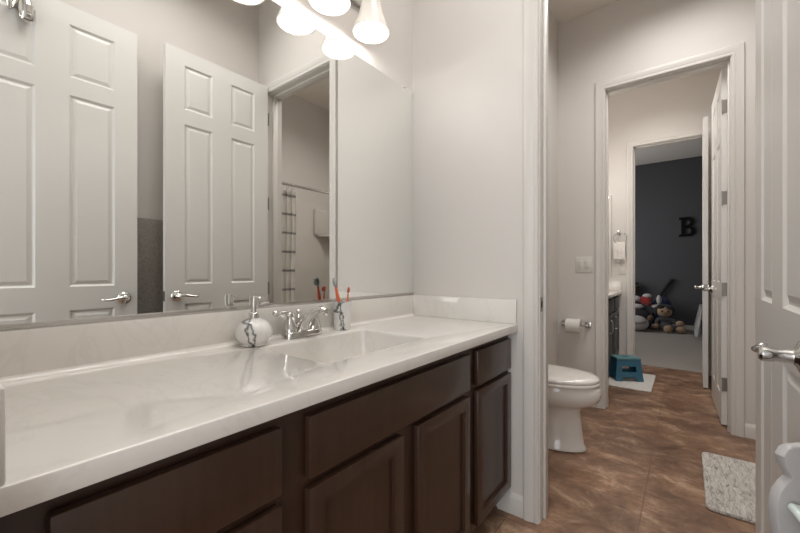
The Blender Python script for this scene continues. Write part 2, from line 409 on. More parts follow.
# ------------------------------------------------------------------ doors
def lever(parent, x, z, y_face, sg, toward):
    # sg: direction out of the face along local y, toward: direction the lever points along local x
    h = MB()
    h.lathe([(0.0325, 0), (0.0325, 0.004), (0.028, 0.010), (0.017, 0.014), (0.0125, 0.018), (0.0115, 0.040), (0.0135, 0.044), (0.0135, 0.058), (0.010, 0.062)], (x, y_face, z), (0, sg, 0), 28)
    o = h.make('lever_rose', M['chrome'], parent)
    yy = y_face + sg * 0.052
    MB().tube([(x, yy, z), (x + toward * 0.025, yy, z + 0.004), (x + toward * 0.06, yy + sg * 0.004, z - 0.002), (x + toward * 0.092, yy + sg * 0.002, z - 0.006), (x + toward * 0.106, yy - sg * 0.008, z - 0.001), (x + toward * 0.112, yy - sg * 0.012, z + 0.002)],
              [0.011, 0.0105, 0.009, 0.0085, 0.0085, 0.005], flat=[0.9, 0.9, 0.85, 0.8, 0.8, 0.8], smooth=5).make('lever', M['chrome'], o)
def door(name, W, loc, rz, label, flip=1, cat='door', hinges=(2.17, 1.55, 0.93, 0.285), lever_z=0.905, z1=2.43):
    """Local frame: hinge line at x=0, leaf to x=W, thickness along local y from 0 to flip*0.035."""
    z0, th = 0.012, 0.035
    st, mid = 0.105, 0.125
    pw = (W - 2 * st - mid) / 2
    xs = [0, st, st + pw, st + pw + mid, W - st, W]
    zs = [z0, 0.205, 0.855, 0.975, 1.955, 2.045, 2.315, z1]
    b = MB(); bm = b.bm
    for side in (0, 1):
        y = flip * th * side
        g = [[bm.verts.new((x, y, z)) for z in zs] for x in xs]
        pf = []
        for i in range(5):
            for j in range(7):
                f = bm.faces.new((g[i][j], g[i + 1][j], g[i + 1][j + 1], g[i][j + 1]))
                if i in (1, 3) and j in (1, 3, 5): pf.append(f)
        out = Vector((0, flip * (1 if side else -1), 0))
        for f in pf:
            f.normal_update()
            if f.normal.dot(out) < 0: f.normal_flip()
        bm.normal_update()
        bmesh.ops.inset_individual(bm, faces=pf, thickness=0.014, depth=-0.008)
        bmesh.ops.inset_individual(bm, faces=pf, thickness=0.007, depth=0.0)
        bmesh.ops.inset_individual(bm, faces=pf, thickness=0.022, depth=0.0055)
        if side == 0: G0 = g
        else: G1 = g
    nx, nz = len(xs), len(zs)
    for j in range(nz - 1):
        for i in (0, nx - 1): bm.faces.new((G0[i][j], G0[i][j + 1], G1[i][j + 1], G1[i][j]))
    for i in range(nx - 1):
        for j in (0, nz - 1): bm.faces.new((G0[i][j], G0[i + 1][j], G1[i + 1][j], G1[i][j]))
    o = b.make(name, M['door'], None, loc, (0, 0, rz), smooth=8)
    tag(o, label, cat, kind='structure')
    for z in hinges:
        hb = MB()
        hb.cyl((-0.006, -flip * 0.004, z - 0.045), (-0.006, -flip * 0.004, z + 0.045), 0.0065, seg=12)
        hb.box(-0.0022, 0.0, min(0, flip * 0.030), max(0, flip * 0.030), z - 0.045, z + 0.045)
        hb.box(-0.013, 0.0, min(flip * 0.026, flip * 0.034), max(flip * 0.026, flip * 0.034), z - 0.045, z + 0.045)
        hb.make('hinge', M['hinge'], o)
    lever(o, W - 0.062, lever_z, 0.0, -flip, -1)
    lever(o, W - 0.062, lever_z, flip * th, flip, -1)
    MB().box(W, W + 0.0015, flip * 0.006 if flip > 0 else -0.029, flip * 0.029 if flip > 0 else -0.006, lever_z - 0.03, lever_z + 0.03).make('latch_plate', M['hinge'], o)
    return o
# hinge on the right jamb of doorway 1, opened flat towards the camera: leaf along -y
door('door_1', 0.675, (1.338, -0.024, 0), R(-90.0), 'white six-panel door at the right edge, hinged beside the toilet doorway', flip=-1, z1=2.405)
# entry door folded back along the opposite wall, leaf along +y
door('door_2', 0.715, (1.395, Y0 + 0.012, 0), R(90.0), 'white six-panel entry door seen in the left of the mirror', flip=1, z1=2.41)
# door between toilet room and second vanity room, opened away
door('door_3', 0.70, (O2[1] - 0.002, Y2 + T + 0.012, 0), R(91.8), 'white door standing open edge-on in the far toilet room doorway', flip=1, hinges=(2.17, 1.55, 0.93, 0.285))
# bedroom door folded back into the second vanity room
door('door_4', 0.575, (O3[1] + 0.0, Y3 - 0.016, 0), R(-91.0), 'white bedroom door open behind the far toilet room door', flip=-1)

# ------------------------------------------------------------------ vanity cabinet
CAB = thing('vanity_cabinet', 'dark espresso wood vanity cabinet with drawers and doors under the white top', 'vanity cabinet', (0, 0, 0))
FX = 0.515
b = MB()
b.box(0.022, FX, -1.545, -0.004, 0.10, 0.680); b.box(0.46, FX, -1.545, -0.004, 0.680, 0.792); b.box(0.022, 0.04, -1.545, -0.004, 0.680, 0.792)
b.box(0.04, 0.46, -1.545, -1.15, 0.68, 0.792); b.box(0.04, 0.46, -0.33, -0.004, 0.68, 0.792)
b.make('carcass', M['wood'], CAB)
MB().box(0.022, 0.44, -1.545, -0.004, 0.0, 0.10).make('toe_kick', M['toe'], CAB)
XF = FX + 0.0012; XO = 0.535
def slab(name, y0, y1, z0, z1):
    return MB().box(XF, XO, y0, y1, z0, z1, 0.004, 2).make(name, M['wood'], CAB)
def shaker(name, y0, y1, z0, z1):
    b = MB(); bm = b.bm
    b.box(XF, XO, y0, y1, z0, z1, 0.0025, 2)
    bm.faces.ensure_lookup_table(); bm.normal_update()
    f = max((f for f in bm.faces if f.normal.x > 0.99), key=lambda f: f.calc_area())
    bmesh.ops.inset_region(bm, faces=[f], thickness=0.052)
    bmesh.ops.inset_region(bm, faces=[f], thickness=0.0015, depth=-0.010)
    return b.make(name, M['wood'], CAB, smooth=25)
slab('drawer', -1.487, -1.164, 0.634, 0.762)
slab('drawer', -1.487, -1.164, 0.360, 0.614)
slab('drawer', -1.487, -1.164, 0.125, 0.342)
slab('false_drawer_front', -1.101, -0.396, 0.634, 0.762)
shaker('cabinet_door', -1.101, -0.786, 0.125, 0.614)
shaker('cabinet_door', -0.718, -0.399, 0.125, 0.614)
slab('drawer', -0.337, -0.017, 0.634, 0.764)
shaker('cabinet_door', -0.337, -0.017, 0.120, 0.616)

# worktop with integrated sink
TOP = thing('worktop', 'glossy white cultured marble worktop with sunken sink and splashes', 'worktop', (0, 0, 0))
ZT = 0.826
b = MB(); bm = b.bm
def rrect(x0, x1, y0, y1, r, n=6):
    p = []
    for cx, cy, a in ((x1 - r, y1 - r, 0), (x0 + r, y1 - r, 90), (x0 + r, y0 + r, 180), (x1 - r, y0 + r, 270)):
        for k in range(n + 1):
            t = R(a + 90 * k / n); p.append((cx + r * math.cos(t), cy + r * math.sin(t)))
    return p
def topring(poly, z): return [bm.verts.new((x, y, z)) for x, y in poly]
ox0, ox1, oy0, oy1 = 0.0, 0.559, -1.546, -0.001
SX0, SX1, SY0, SY1 = 0.122, 0.428, -0.962, -0.512
# outer front edge profile (only the long front edge is eased)
fe = [(0.0, 0.0), (0.0065, 0.0), (0.0080, -0.0004), (0.0087, -0.0012), (0.009, -0.0026), (0.009, -0.0295), (0.0082, -0.0318), (0.006, -0.032)]
inner = topring(rrect(SX0 - 0.006, SX1 + 0.006, SY0 - 0.006, SY1 + 0.006, 0.018), ZT)
outer = topring([(ox0, oy0), (ox1 - 0.009, oy0), (ox1 - 0.009, oy1), (ox0, oy1)], ZT)
ed = []
for ring in (inner, outer):
    for i in range(len(ring)): ed.append(bm.edges.new((ring[i], ring[(i + 1) % len(ring)])))
bmesh.ops.triangle_fill(bm, use_beauty=True, use_dissolve=False, edges=ed)
prev = [outer[1], outer[2]]
for dx, dz in fe[1:]:
    cur = [bm.verts.new((ox1 - 0.009 + dx, oy0, ZT + dz)), bm.verts.new((ox1 - 0.009 + dx, oy1, ZT + dz))]
    bm.faces.new((prev[0], cur[0], cur[1], prev[1])); prev = cur
u0 = bm.verts.new((ox0, oy0, ZT - 0.032)); u1 = bm.verts.new((ox0, oy1, ZT - 0.032))
# front lip underside only, so the sink bowl can hang through
l0 = bm.verts.new((0.462, oy0, ZT - 0.032)); l1 = bm.verts.new((0.462, oy1, ZT - 0.032))
bm.faces.new((prev[0], l0, l1, prev[1]))
rng = [inner]
for (ins, dz) in ((0.0, -0.0015), (0.003, -0.0012), (0.005, -0.004), (0.006, -0.012), (0.010, -0.110), (0.022, -0.130), (0.06, -0.137)):
    rng.append(topring(rrect(SX0 - 0.006 + 0.0 + ins, SX1 + 0.006 - ins, SY0 - 0.006 + ins, SY1 + 0.006 - ins, max(0.018 + ins * 0.3, 0.012)), ZT + dz) if ins else None)
rng = [r for r in rng if r]
for a, c in zip(rng[:-1], rng[1:]):
    for j in range(len(a)): bm.faces.new((a[j], a[(j + 1) % len(a)], c[(j + 1) % len(a)], c[j]))
bm.faces.new(rng[-1])
b.make('worktop_slab', M['marble_top'], TOP, smooth=40)
MB().lathe([(0.026, -0.1368), (0.026, -0.1350), (0.021, -0.1338), (0.016, -0.1348), (0.001, -0.1348)], (0.24, -0.737, ZT), seg=28).make('drain', M['chrome'], TOP)
MB().box(0.0, 0.019, -1.5245, -0.019, ZT, 0.931, 0.003).make('backsplash', M['marble_top'], TOP)
b = MB(); b.box(0.0, 0.5565, -0.0185, -0.0005, ZT, 0.931, 0.003); b.make('side_splash', M['marble_top'], TOP)
b = MB(); b.box(0.0, 0.5565, -1.546, -1.5245, ZT, 0.931, 0.003); b.make('side_splash', M['marble_top'], TOP)
# cove fillet along the back of the top
b = MB(); rings = []
pr = [(0, 0), (0.011, 0), (0.0085, 0.0006), (0.0055, 0.002), (0.0025, 0.0048), (0.0008, 0.008), (0, 0.011)]
for Y in (-1.5245, -0.019): rings.append([(0.019 + d, Y, ZT + z) for d, z in pr])
b.loops(rings); b.make('cove', M['marble_top'], TOP)

# mirror
MIR = thing('wall_mirror', 'wide frameless wall mirror above the vanity reflecting two white doors', 'mirror', (0, -0.77, 0.9325))
MB().box(0.0, 0.004, -0.762, 0.765, 0.004, 1.0585).make('glass', M['mirror'], MIR)
b = MB(); b.box(0.0, 0.0045, -0.762, 0.765, -0.001, 0.004); b.box(0.0045, 0.008, -0.762, 0.765, -0.001, 0.011, 0.001)
b.make('bottom_channel', M['nickel'], MIR)
for yy in (0.69, -0.25):
    MB().box(0.0, 0.008, yy - 0.006, yy + 0.006, 1.052, 1.064, 0.0015).make('clip', M['plate'], MIR)

# faucet
FA = thing('faucet', 'chrome two-handle bathroom faucet behind the sink', 'faucet', (0.064, -0.758, ZT))
b = MB(); b.loops([[(x, y, z) for x, y in rrect(-0.029 + i, 0.029 - i, -0.080 + i, 0.080 - i, 0.0285 - i, 6)] for i, z in ((0, 0.0005), (0, 0.016), (0.002, 0.021), (0.007, 0.024))])
b.make('base_plate', M['chrome'], FA)
for s in (-1, 1):
    h = MB().lathe([(0.026, 0.018), (0.026, 0.030), (0.024, 0.036), (0.022, 0.040), (0.018, 0.055), (0.0145, 0.068), (0.0125, 0.074), (0.0155, 0.078), (0.0155, 0.085), (0.010, 0.090), (0.002, 0.091)], (0, s * 0.051, 0), seg=24).make('handle', M['chrome'], FA)
    e = (0.002, s * 0.108, 0.090) if s < 0 else (0.034, s * 0.080, 0.076)
    b = MB().tube([(0, s * 0.051, 0.086), (e[0] * 0.35, s * (0.064 if s > 0 else 0.072), 0.091), (e[0] * 0.75, s * 0.074 if s > 0 else s * 0.090, 0.090), e], [0.009, 0.008, 0.0075, 0.010], flat=0.75, smooth=5)
    b.ball(e, (0.0115, 0.0115, 0.010), 14)
    b.make('lever', M['chrome'], h)
MB().tube([(-0.008, 0, 0.012), (0.002, 0, 0.040), (0.026, 0, 0.064), (0.064, 0, 0.088), (0.104, 0, 0.102), (0.130, 0, 0.098)], [0.030, 0.026, 0.021, 0.0185, 0.018, 0.0145], flat=[1, 0.95, 0.8, 0.65, 0.6, 0.6], smooth=6).make('spout', M['chrome'], FA)
b = MB().cyl((-0.022, 0, 0.018), (-0.022, 0, 0.082), 0.003, seg=10); b.ball((-0.022, 0, 0.086), 0.0075, 12); b.make('drain_rod', M['chrome'], FA)

# soap dispenser
SO = thing('soap_dispenser', 'round white marbled soap dispenser with chrome pump beside the sink', 'soap dispenser', (0.080, -0.952, ZT))
prof = [(0.030, 0.0), (0.036, 0.003)] + [(0.0545 * math.cos(R(a)), 0.042 + 0.044 * math.sin(R(a))) for a in range(-52, 75, 9)] + [(0.0155, 0.0860), (0.0150, 0.088)]
MB().lathe(prof, seg=40).make('bottle', M['stone'], SO)
MB().lathe([(0.0155, 0.085), (0.0155, 0.100), (0.013, 0.103), (0.0095, 0.104), (0.0095, 0.118), (0.0138, 0.119), (0.0138, 0.150), (0.012, 0.153), (0.001, 0.153)], seg=28).make('pump', M['chrome'], SO)
MB().tube([(0.004, 0.008, 0.145), (0.008, 0.018, 0.145), (0.010, 0.024, 0.142)], [0.005, 0.0042, 0.0035], smooth=4).make('nozzle', M['chrome'], SO)

# toothbrush cup
CUPC = Vector((0.064, -0.566, ZT))
CU = thing('toothbrush_cup', 'white marbled tumbler holding toothbrushes right of the faucet', 'cup', CUPC)
seg = 32
MB().lathe([(0.028, 0.0), (0.031, 0.002), (0.0335, 0.03), (0.0365, 0.108), (0.0365, 0.111), (0.0335, 0.111), (0.031, 0.03), (0.028, 0.006), (0.0, 0.006)], seg=seg, cap1=False).make('tumbler', M['stone'], CU)
def brush(base, tip, label, hm, headm, k, cat='toothbrush'):
    t = thing('toothbrush', label, cat, base, group='orange toothbrushes')
    d = Vector(tip) - Vector(base); d0 = d.normalized()
    pts = [d0 * (d.length * s) for s in (0, 0.25, 0.5, 0.72, 0.85)]
    MB().tube(pts, [0.0045 * k, 0.0065 * k, 0.0062 * k, 0.0042 * k, 0.003 * k], smooth=3, flat=0.8).make('handle', hm, t)
    e = d0 * d.length
    q = Vector((0, 0, 1)).rotation_difference(d0).to_matrix()
    b = MB().ball(d0 * (d.length * 0.94), (0.0048 * k, 0.0062 * k, 0.0135 * k), 14, q); b.make('brush_head', headm[0], t)
    side = Vector((1, -1, 0)).normalized()
    b = MB(); b.ball(d0 * (d.length * 0.945) + side * 0.006 * k, (0.006 * k, 0.0055 * k, 0.0105 * k), 12, q); b.make('bristles', headm[1], t)
brush(CUPC + Vector((0.004, 0.006, 0.007)), CUPC + Vector((-0.009, -0.034, 0.196)), 'orange toothbrush with grey head, taller one leaning left in the tumbler', M['orange'], (M['bristle'], M['bristle']), 1.5)
brush(CUPC + Vector((0.006, 0.004, 0.007)), CUPC + Vector((0.012, 0.024, 0.163)), 'short orange toothbrush standing right in the marbled tumbler', M['orange'], (M['orange'], M['dark_bristle']), 1.0)

# vanity light
LY = [-0.44, -0.665, -0.89, -1.115]; LC = sum(LY) / 4
VL = thing('vanity_light', 'four-lamp chrome vanity light with white bell glass shades above the mirror', 'wall light', (0, LC, 2.042))
MB().box(0.0, 0.022, -0.42, 0.42, 0.165, 0.255, 0.006).make('backplate', M['nickel'], VL)
for yy in LY:
    y = yy - LC
    MB().tube([(0.02, y, 0.21), (0.06, y, 0.225), (0.095, y, 0.215), (0.1024, y, 0.185)], 0.0075, smooth=5).make('arm', M['nickel'], VL)
    MB().lathe([(0.012, 0.19), (0.030, 0.185), (0.034, 0.152), (0.032, 0.150)], (0.1024, y, 0), seg=24).make('socket', M['nickel'], VL)
    pf = [(0.034, 0.150), (0.038, 0.135), (0.043, 0.105), (0.050, 0.075), (0.060, 0.045), (0.070, 0.020), (0.077, 0.0)]
    pf2 = [(r - 0.003, z) for r, z in reversed(pf)]
    MB().lathe(pf + pf2, (0.1024, y, 0), seg=40, cap0=False, cap1=False).make('lamp_shade', M['shade'], VL)
    MB().lathe([(0.012, 0.148), (0.013, 0.115), (0.022, 0.090), (0.027, 0.068), (0.024, 0.048), (0.013, 0.036), (0.002, 0.032)], (0.1024, y, 0), seg=24).make('bulb', M['bulb'], VL)
    point('vanity_bulb_light', (0.1024, yy, 2.042 - 0.004), 1.15, (1.0, 0.955, 0.91), 0.03)

# over-the-door hook on the entry door
HK = thing('over_door_hook', 'chrome double hook hanging over the top of the entry door in the mirror', 'hook', (1.36, -1.285, 2.41))
b = MB(); b.box(-0.002, 0.0375, -0.016, 0.016, 0.001, 0.004); b.box(-0.0045, -0.0008, -0.016, 0.016, -0.11, 0.004); b.box(0.0358, 0.0395, -0.016, 0.016, -0.05, 0.004)
b.make('strap', M['chrome'], HK)
MB().tube([(-0.006, 0.004, -0.06), (-0.010, 0.006, -0.11), (-0.020, 0.008, -0.158), (-0.040, 0.009, -0.176), (-0.058, 0.010, -0.155), (-0.064, 0.010, -0.115)], [0.009, 0.0105, 0.0105, 0.009, 0.0075, 0.008], smooth=5, flat=2.4, up=(0, 1, 0)).make('prong', M['chrome'], HK)
MB().tube([(-0.006, -0.014, -0.06), (-0.012, -0.034, -0.11), (-0.026, -0.046, -0.138), (-0.042, -0.050, -0.132), (-0.050, -0.052, -0.10)], [0.010, 0.010, 0.010, 0.009, 0.010], smooth=5).make('prong', M['chrome'], HK)

# grey towel on a bar between the two doors
BAR = thing('towel_bar', 'nickel towel bar on the wall between the two open doors', 'towel bar', (XR, -0.76, 1.355))
b = MB().cyl((-0.030, -0.30, 0), (-0.030, 0.30, 0), 0.006, seg=14); b.make('rail', M['nickel'], BAR)
for s in (-0.30, 0.30):
    MB().lathe([(0.018, 0.0005), (0.018, 0.006), (0.008, 0.010), (0.008, 0.036)], (0, s, 0), (-1, 0, 0), 16).make('bracket', M['nickel'], BAR)
b = MB(); n = 30
rings = []
for i in range(n + 1):
    y = -1.03 + 0.54 * i / n
    wv_ = 0.0012 * math.sin(i * 1.1)
    cs = []
    for (dx, dz) in ((0.010, -0.60), (0.009, -0.3), (0.0085, 0.0), (0.006, 0.0075), (0.0, 0.010), (-0.006, 0.0075), (-0.0085, 0.0), (-0.010, -0.35), (-0.011, -0.72), (-0.015, -0.72), (-0.014, -0.35), (-0.012, 0.002), (-0.008, 0.012), (0.0, 0.015), (0.008, 0.012), (0.0125, 0.0), (0.0135, -0.3), (0.014, -0.60)):
        cs.append((XR - 0.030 + dx + wv_, y, 1.355 + dz))
    rings.append(cs)
b.loops(rings)
tag(b.make('bath_towel', M['grey_towel']), 'dark grey bath towel hanging between the two doors in the mirror', 'towel')

# ------------------------------------------------------------------ toilet room
TO = thing('toilet', 'white toilet with closed lid showing past the door frame', 'toilet', (0.0, 0.80, 0))
def egg(xb, xf, w, n=36, p=1.0):
    # closed outline: back at xb (flattened), front tip at xf
    c = xb + (xf - xb) * 0.46; out = []
    for i in range(n):
        a = 2 * math.pi * i / n; ca, sa = math.cos(a), math.sin(a)
        x = c + (xf - c) * ca if ca > 0 else c + (c - xb) * ca
        y = w * (abs(sa) ** (0.85 if ca < 0 else 1.0)) * (1 if sa >= 0 else -1)
        out.append((x, y))
    return out
b = MB(); rings = []
for z, xb, xf, w_ in ((0.0005, 0.14, 0.664, 0.118), (0.006, 0.135, 0.674, 0.127), (0.022, 0.135, 0.672, 0.126), (0.036, 0.145, 0.662, 0.115), (0.09, 0.15, 0.655, 0.110), (0.18, 0.15, 0.645, 0.108), (0.230, 0.15, 0.640, 0.112), (0.250, 0.14, 0.652, 0.122), (0.268, 0.12, 0.690, 0.150), (0.295, 0.09, 0.735, 0.176), (0.330, 0.07, 0.752, 0.187), (0.365, 0.06, 0.750, 0.189), (0.384, 0.06, 0.742, 0.186), (0.390, 0.06, 0.738, 0.184)):
    rings.append([(x, y, z) for x, y in egg(xb, xf, w_)])
b.loops(rings); b.make('bowl', M['porcelain'], TO, smooth=50)
b = MB(); b.loops([[(x, y, z) for x, y in egg(0.235 + i, 0.744 - i, 0.188 - i)] for i, z in ((0.003, 0.391), (0, 0.394), (0, 0.407), (0.004, 0.411))]); b.make('seat', M['porcelain'], TO, smooth=50)
b = MB(); b.loops([[(x, y, z) for x, y in egg(0.23 + i, 0.742 - i, 0.187 - i)] for i, z in ((0.003, 0.4125), (0, 0.416), (0.001, 0.428), (0.010, 0.436), (0.05, 0.441), (0.12, 0.443))]); b.make('lid', M['porcelain'], TO, smooth=50)
MB().box(0.012, 0.215, -0.225, 0.225, 0.40, 0.745, 0.025, 4).make('tank', M['porcelain'], TO)
MB().box(0.006, 0.225, -0.235, 0.235, 0.746, 0.78, 0.012, 3).make('tank_lid', M['porcelain'], TO)
for s in (-1, 1): MB().lathe([(0.016, 0), (0.015, 0.008), (0.009, 0.014), (0.001, 0.016)], (0.44, s * 0.112, 0.024), (0, s * 0.8, 0.6), seg=16).make('bolt_cap', M['porcelain'], TO)
MB().tube([(0.216, -0.17, 0.69), (0.232, -0.17, 0.69), (0.236, -0.13, 0.685), (0.236, -0.10, 0.68)], 0.007, smooth=4).make('flush_lever', M['chrome'], TO)

TP = thing('toilet_paper_holder', 'square nickel paper holder mounted under the switch', 'paper holder', (0.44, Y2, 0.632))
for s in (-0.088, 0.088):
    b = MB(); b.box(s - 0.022, s + 0.022, -0.009, -0.0002, -0.024, 0.024, 0.003); b.box(s - 0.009, s + 0.009, -0.068, -0.008, -0.010, 0.010, 0.003); b.make('post', M['nickel'], TP)
MB().cyl((-0.08, -0.060, 0), (0.08, -0.060, 0), 0.008, seg=14).make('spindle', M['nickel'], TP)
b = MB()
b.lathe([(0.021, -0.052), (0.052, -0.052), (0.054, -0.050), (0.054, 0.050), (0.052, 0.052), (0.021, 0.052)], (0.433, Y2 - 0.060, 0.624), (1, 0, 0), 36, cap0=False, cap1=False)
b.lathe([(0.021, -0.052), (0.021, 0.052)], (0.433, Y2 - 0.060, 0.624), (1, 0, 0), 36, cap0=False, cap1=False)
tag(b.make('toilet_paper_roll', M['paper']), 'white toilet paper roll on the square nickel holder', 'toilet paper')

def wallplate(name, label, cat, x, y, z, wd, ht, kind):
    t = thing(name, label, cat, (x, y, z))
    MB().box(-wd / 2, wd / 2, -0.006, -0.0003, -ht / 2, ht / 2, 0.003).make('plate', M['plate'], t)
    if kind == 'rocker':
        for s in (-0.023, 0.023):
            MB().box(s - 0.0165, s + 0.0165, -0.0095, -0.0055, -0.033, 0.033, 0.002, mtx=Matrix.Translation((0, 0, 0)) @ Matrix.Rotation(R(4), 4, 'X')).make('rocker', M['plate'], t)
    else:
        for s in (-0.02, 0.02):
            MB().box(-0.016, 0.016, -0.008, -0.0055, s - 0.014, s + 0.014, 0.002).make('socket', M['plate'], t)
wallplate('light_switch', 'white double rocker switch plate above the paper roll', 'light switch', 0.496, Y2, 1.105, 0.122, 0.122, 'rocker')

def rug(name, label, cat, cx, cy, lx, ly, rz, h, m, r=0.03):
    b = MB()
    b.loops([[(x, y, z) for x, y in rrect(-lx / 2 + i, lx / 2 - i, -ly / 2 + i, ly / 2 - i, r, 6)] for i, z in ((0.004, 0.0005), (0, h * 0.4), (0.003, h * 0.85), (0.012, h))])
    return tag(b.make(name, m, None, (cx, cy, 0.0), (0, 0, rz)), label, cat)
rug('bath_mat', 'pale mottled shag bath mat beside the tub at the right', 'bath mat', 1.455, 0.86, 0.50, 0.645, 0.0, 0.018, M['mat_shag'])
rug('bath_mat', 'small whitish mat under the blue step stool', 'bath mat', 0.715, 2.60, 0.36, 0.64, R(0), 0.012, M['mat_white'], 0.012)

# tub surround, shelf, rod and curtain (seen through the mirror)
SU = thing('tub_surround', 'glossy off-white tub surround panels in the shower', 'tub surround', (XT, 0.87, 0))
b = MB(); b.box(-0.02, -0.0005, -0.753, 0.752, 0.45, 1.87, 0.004); b.box(-0.69, -0.02, 0.734, 0.7535, 0.45, 1.87, 0.004); b.box(-0.69, -0.02, -0.7545, -0.735, 0.45, 1.87, 0.004)
b.make('wall_panel', M['surround'], SU)
b = MB(); b.prism([(0, 0), (-0.25, 0), (-0.23, -0.06), (-0.16, -0.15), (-0.07, -0.22), (0, -0.25)], (-0.021, 0.733, 1.47), (1, 0, 0), (0, 1, 0), (0, 0, 1), 0.02, 0.004)
b.make('corner_shelf', M['surround'], SU)
MB().box(-0.06, -0.021, 0.44, 0.733, 1.49, 1.80, 0.012).make('shelf_back', M['surround'], SU)
TU = thing('bathtub', 'white bathtub behind the striped curtain', 'bathtub', (XT, 0.87, 0))
b = MB(); bm = b.bm
b.loops([[(x, y, z) for x, y in rrect(-0.675 + i, -0.025 - i, -0.73 + i, 0.73 - i, r_, 5)] for i, r_, z in ((0, 0.01, 0.001), (0, 0.012, 0.44), (0.008, 0.014, 0.449), (0.06, 0.08, 0.449), (0.07, 0.09, 0.43), (0.10, 0.11, 0.15), (0.15, 0.10, 0.10))])
b.make('tub_shell', M['porcelain'], TU)
ZROD = 1.835
RD = thing('shower_rod', 'chrome shower curtain rod above the tub', 'curtain rod', (1.715, 0.87, ZROD))
MB().cyl((0, -0.75, 0), (0, 0.75, 0), 0.0125, seg=18).make('rail', M['chrome'], RD)
for s in (-1, 1): MB().lathe([(0.032, 0), (0.03, 0.006), (0.016, 0.014), (0.016, 0.02)], (0, s * 0.753, 0), (0, -s, 0), 20).make('flange', M['chrome'], RD)
SC = thing('shower_curtain', 'white shower curtain with thin dark stripes gathered on the chrome rod', 'shower curtain', (1.715, 0.15, ZROD))
b = MB(); n = 120; nz = 24
g = []
for i in range(n + 1):
    row = []
    u = i / n
    for j in range(nz + 1):
        z = -0.035 - j / nz * 1.70
        k = 1 + 0.25 * j / nz
        fl = 0.013 * math.sin(u * 2 * math.pi * 6.5) * (0.8 + 0.3 * math.sin(j * 0.15 + 2))
        sag = 0.018 * abs(math.sin(u * 2 * math.pi * 3.25)) * max(0, 1 - j / 3.0)
        y = 0.02 + 0.345 * u * (1 + 0.02 * math.sin(j * 0.4)) - 0.012 * math.cos(u * 2 * math.pi * 6.5)
        row.append(b.bm.verts.new((fl * k, y, z - sag)))
    g.append(row)
for i in range(n):
    for j in range(nz): b.bm.faces.new((g[i][j], g[i + 1][j], g[i + 1][j + 1], g[i][j + 1]))
bmesh.ops.solidify(b.bm, geom=b.bm.faces[:], thickness=0.0015)
b.make('curtain_cloth', M['curtain'], SC, smooth=60)
for k in range(7):
    y = 0.03 + 0.052 * k
    MB().tube([(0.019 * math.cos(2 * math.pi * i / 12), y, -0.012 + 0.026 * math.sin(2 * math.pi * i / 12)) for i in range(12)], 0.0018, seg=8, smooth=0, closed=True, up=(0, 1, 0)).make('curtain_ring', M['chrome'], SC)

# folded grey stand between the two open doors at the right edge
tt = 0.545
Fv = Vector((-math.sin(0.6581), math.cos(0.6581), 0)); Rv = Vector((math.cos(0.6581), math.sin(0.6581), 0)); C0 = Vector(cam.location)
c_s = 0.614                      # panel centre line to the right of the lens axis
oc = C0 + Fv * tt + Rv * c_s; oc.z = 0
FS = thing('plastic_stand', 'light grey lobed plastic stand with pale green piece in front of right edge door', 'stand', oc, math.atan2(Rv.y, Rv.x))
half = [(0.0, 0.797), (0.034, 0.797), (0.042, 0.793), (0.0485, 0.782), (0.046, 0.768), (0.037, 0.755), (0.036, 0.749), (0.044, 0.742), (0.053, 0.730), (0.058, 0.712), (0.058, 0.69), (0.054, 0.665), (0.05, 0.62), (0.052, 0.40), (0.058, 0.05), (0.058, 0.0), (0.03, 0.0), (0.028, 0.10), (0.0, 0.12)]
poly = half + [(-x, z) for x, z in reversed(half[1:-1])]
MB().prism(poly, (0, 0.0, 0.0), (1, 0, 0), (0, 0, 1), (0, 1, 0), 0.016, 0.003).make('back_panel', M['grey_plastic'], FS)
b = MB(); b.box(-0.036, 0.036, -0.050, -0.001, -0.006, 0.006, 0.005, 3, mtx=Matrix.Translation((-0.012, 0, 0.705)) @ Matrix.Rotation(R(18), 4, 'Y') @ Matrix.Rotation(R(25), 4, 'X'))
b.make('green_tray', M['green_glass'], FS)
b = MB(); b.box(-0.020, 0.030, -0.040, -0.004, 0.006, 0.022, 0.006, 3, mtx=Matrix.Translation((-0.008, 0, 0.706)) @ Matrix.Rotation(R(18), 4, 'Y') @ Matrix.Rotation(R(25), 4, 'X'))
b.make('tan_pad', M['tan'], FS)

# ------------------------------------------------------------------ second vanity room
V2 = thing('vanity_cabinet', 'dark grey vanity cabinet past the far doorway', 'vanity cabinet', (0, 0, 0))
b = MB(); b.box(0.022, FX, Y2 + T + 0.005, Y3 - 0.004, 0.10, 0.794); b.make('carcass', M['grey_wood'], V2)
MB().box(0.022, 0.44, Y2 + T + 0.005, Y3 - 0.004, 0.0, 0.10).make('toe_kick', M['toe'], V2)
for k in range(4):
    y1 = Y3 - 0.03 - k * 0.375; y0 = y1 - 0.33
    b = MB(); b.box(XF, XO, y0, y1, 0.64, 0.765, 0.004); b.make('drawer', M['grey_wood'], V2)
    b = MB(); b.box(XF, XO, y0, y1, 0.125, 0.615, 0.0025)
    b.bm.normal_update(); f = max((f for f in b.bm.faces if f.normal.x > 0.99), key=lambda f: f.calc_area())
    bmesh.ops.inset_region(b.bm, faces=[f], thickness=0.055); bmesh.ops.inset_region(b.bm, faces=[f], thickness=0.006, depth=-0.008)
    dd = b.make('cabinet_door', M['grey_wood'], V2, smooth=25)
    MB().tube([(XO, y0 + 0.03, 0.44), (XO + 0.025, y0 + 0.03, 0.445), (XO + 0.025, y0 + 0.03, 0.555), (XO, y0 + 0.03, 0.56)], 0.005, seg=8, smooth=3).make('pull', M['nickel'], dd)
T2 = thing('worktop', 'white worktop on the dark grey vanity in the second bathroom', 'worktop', (0, 0, 0))
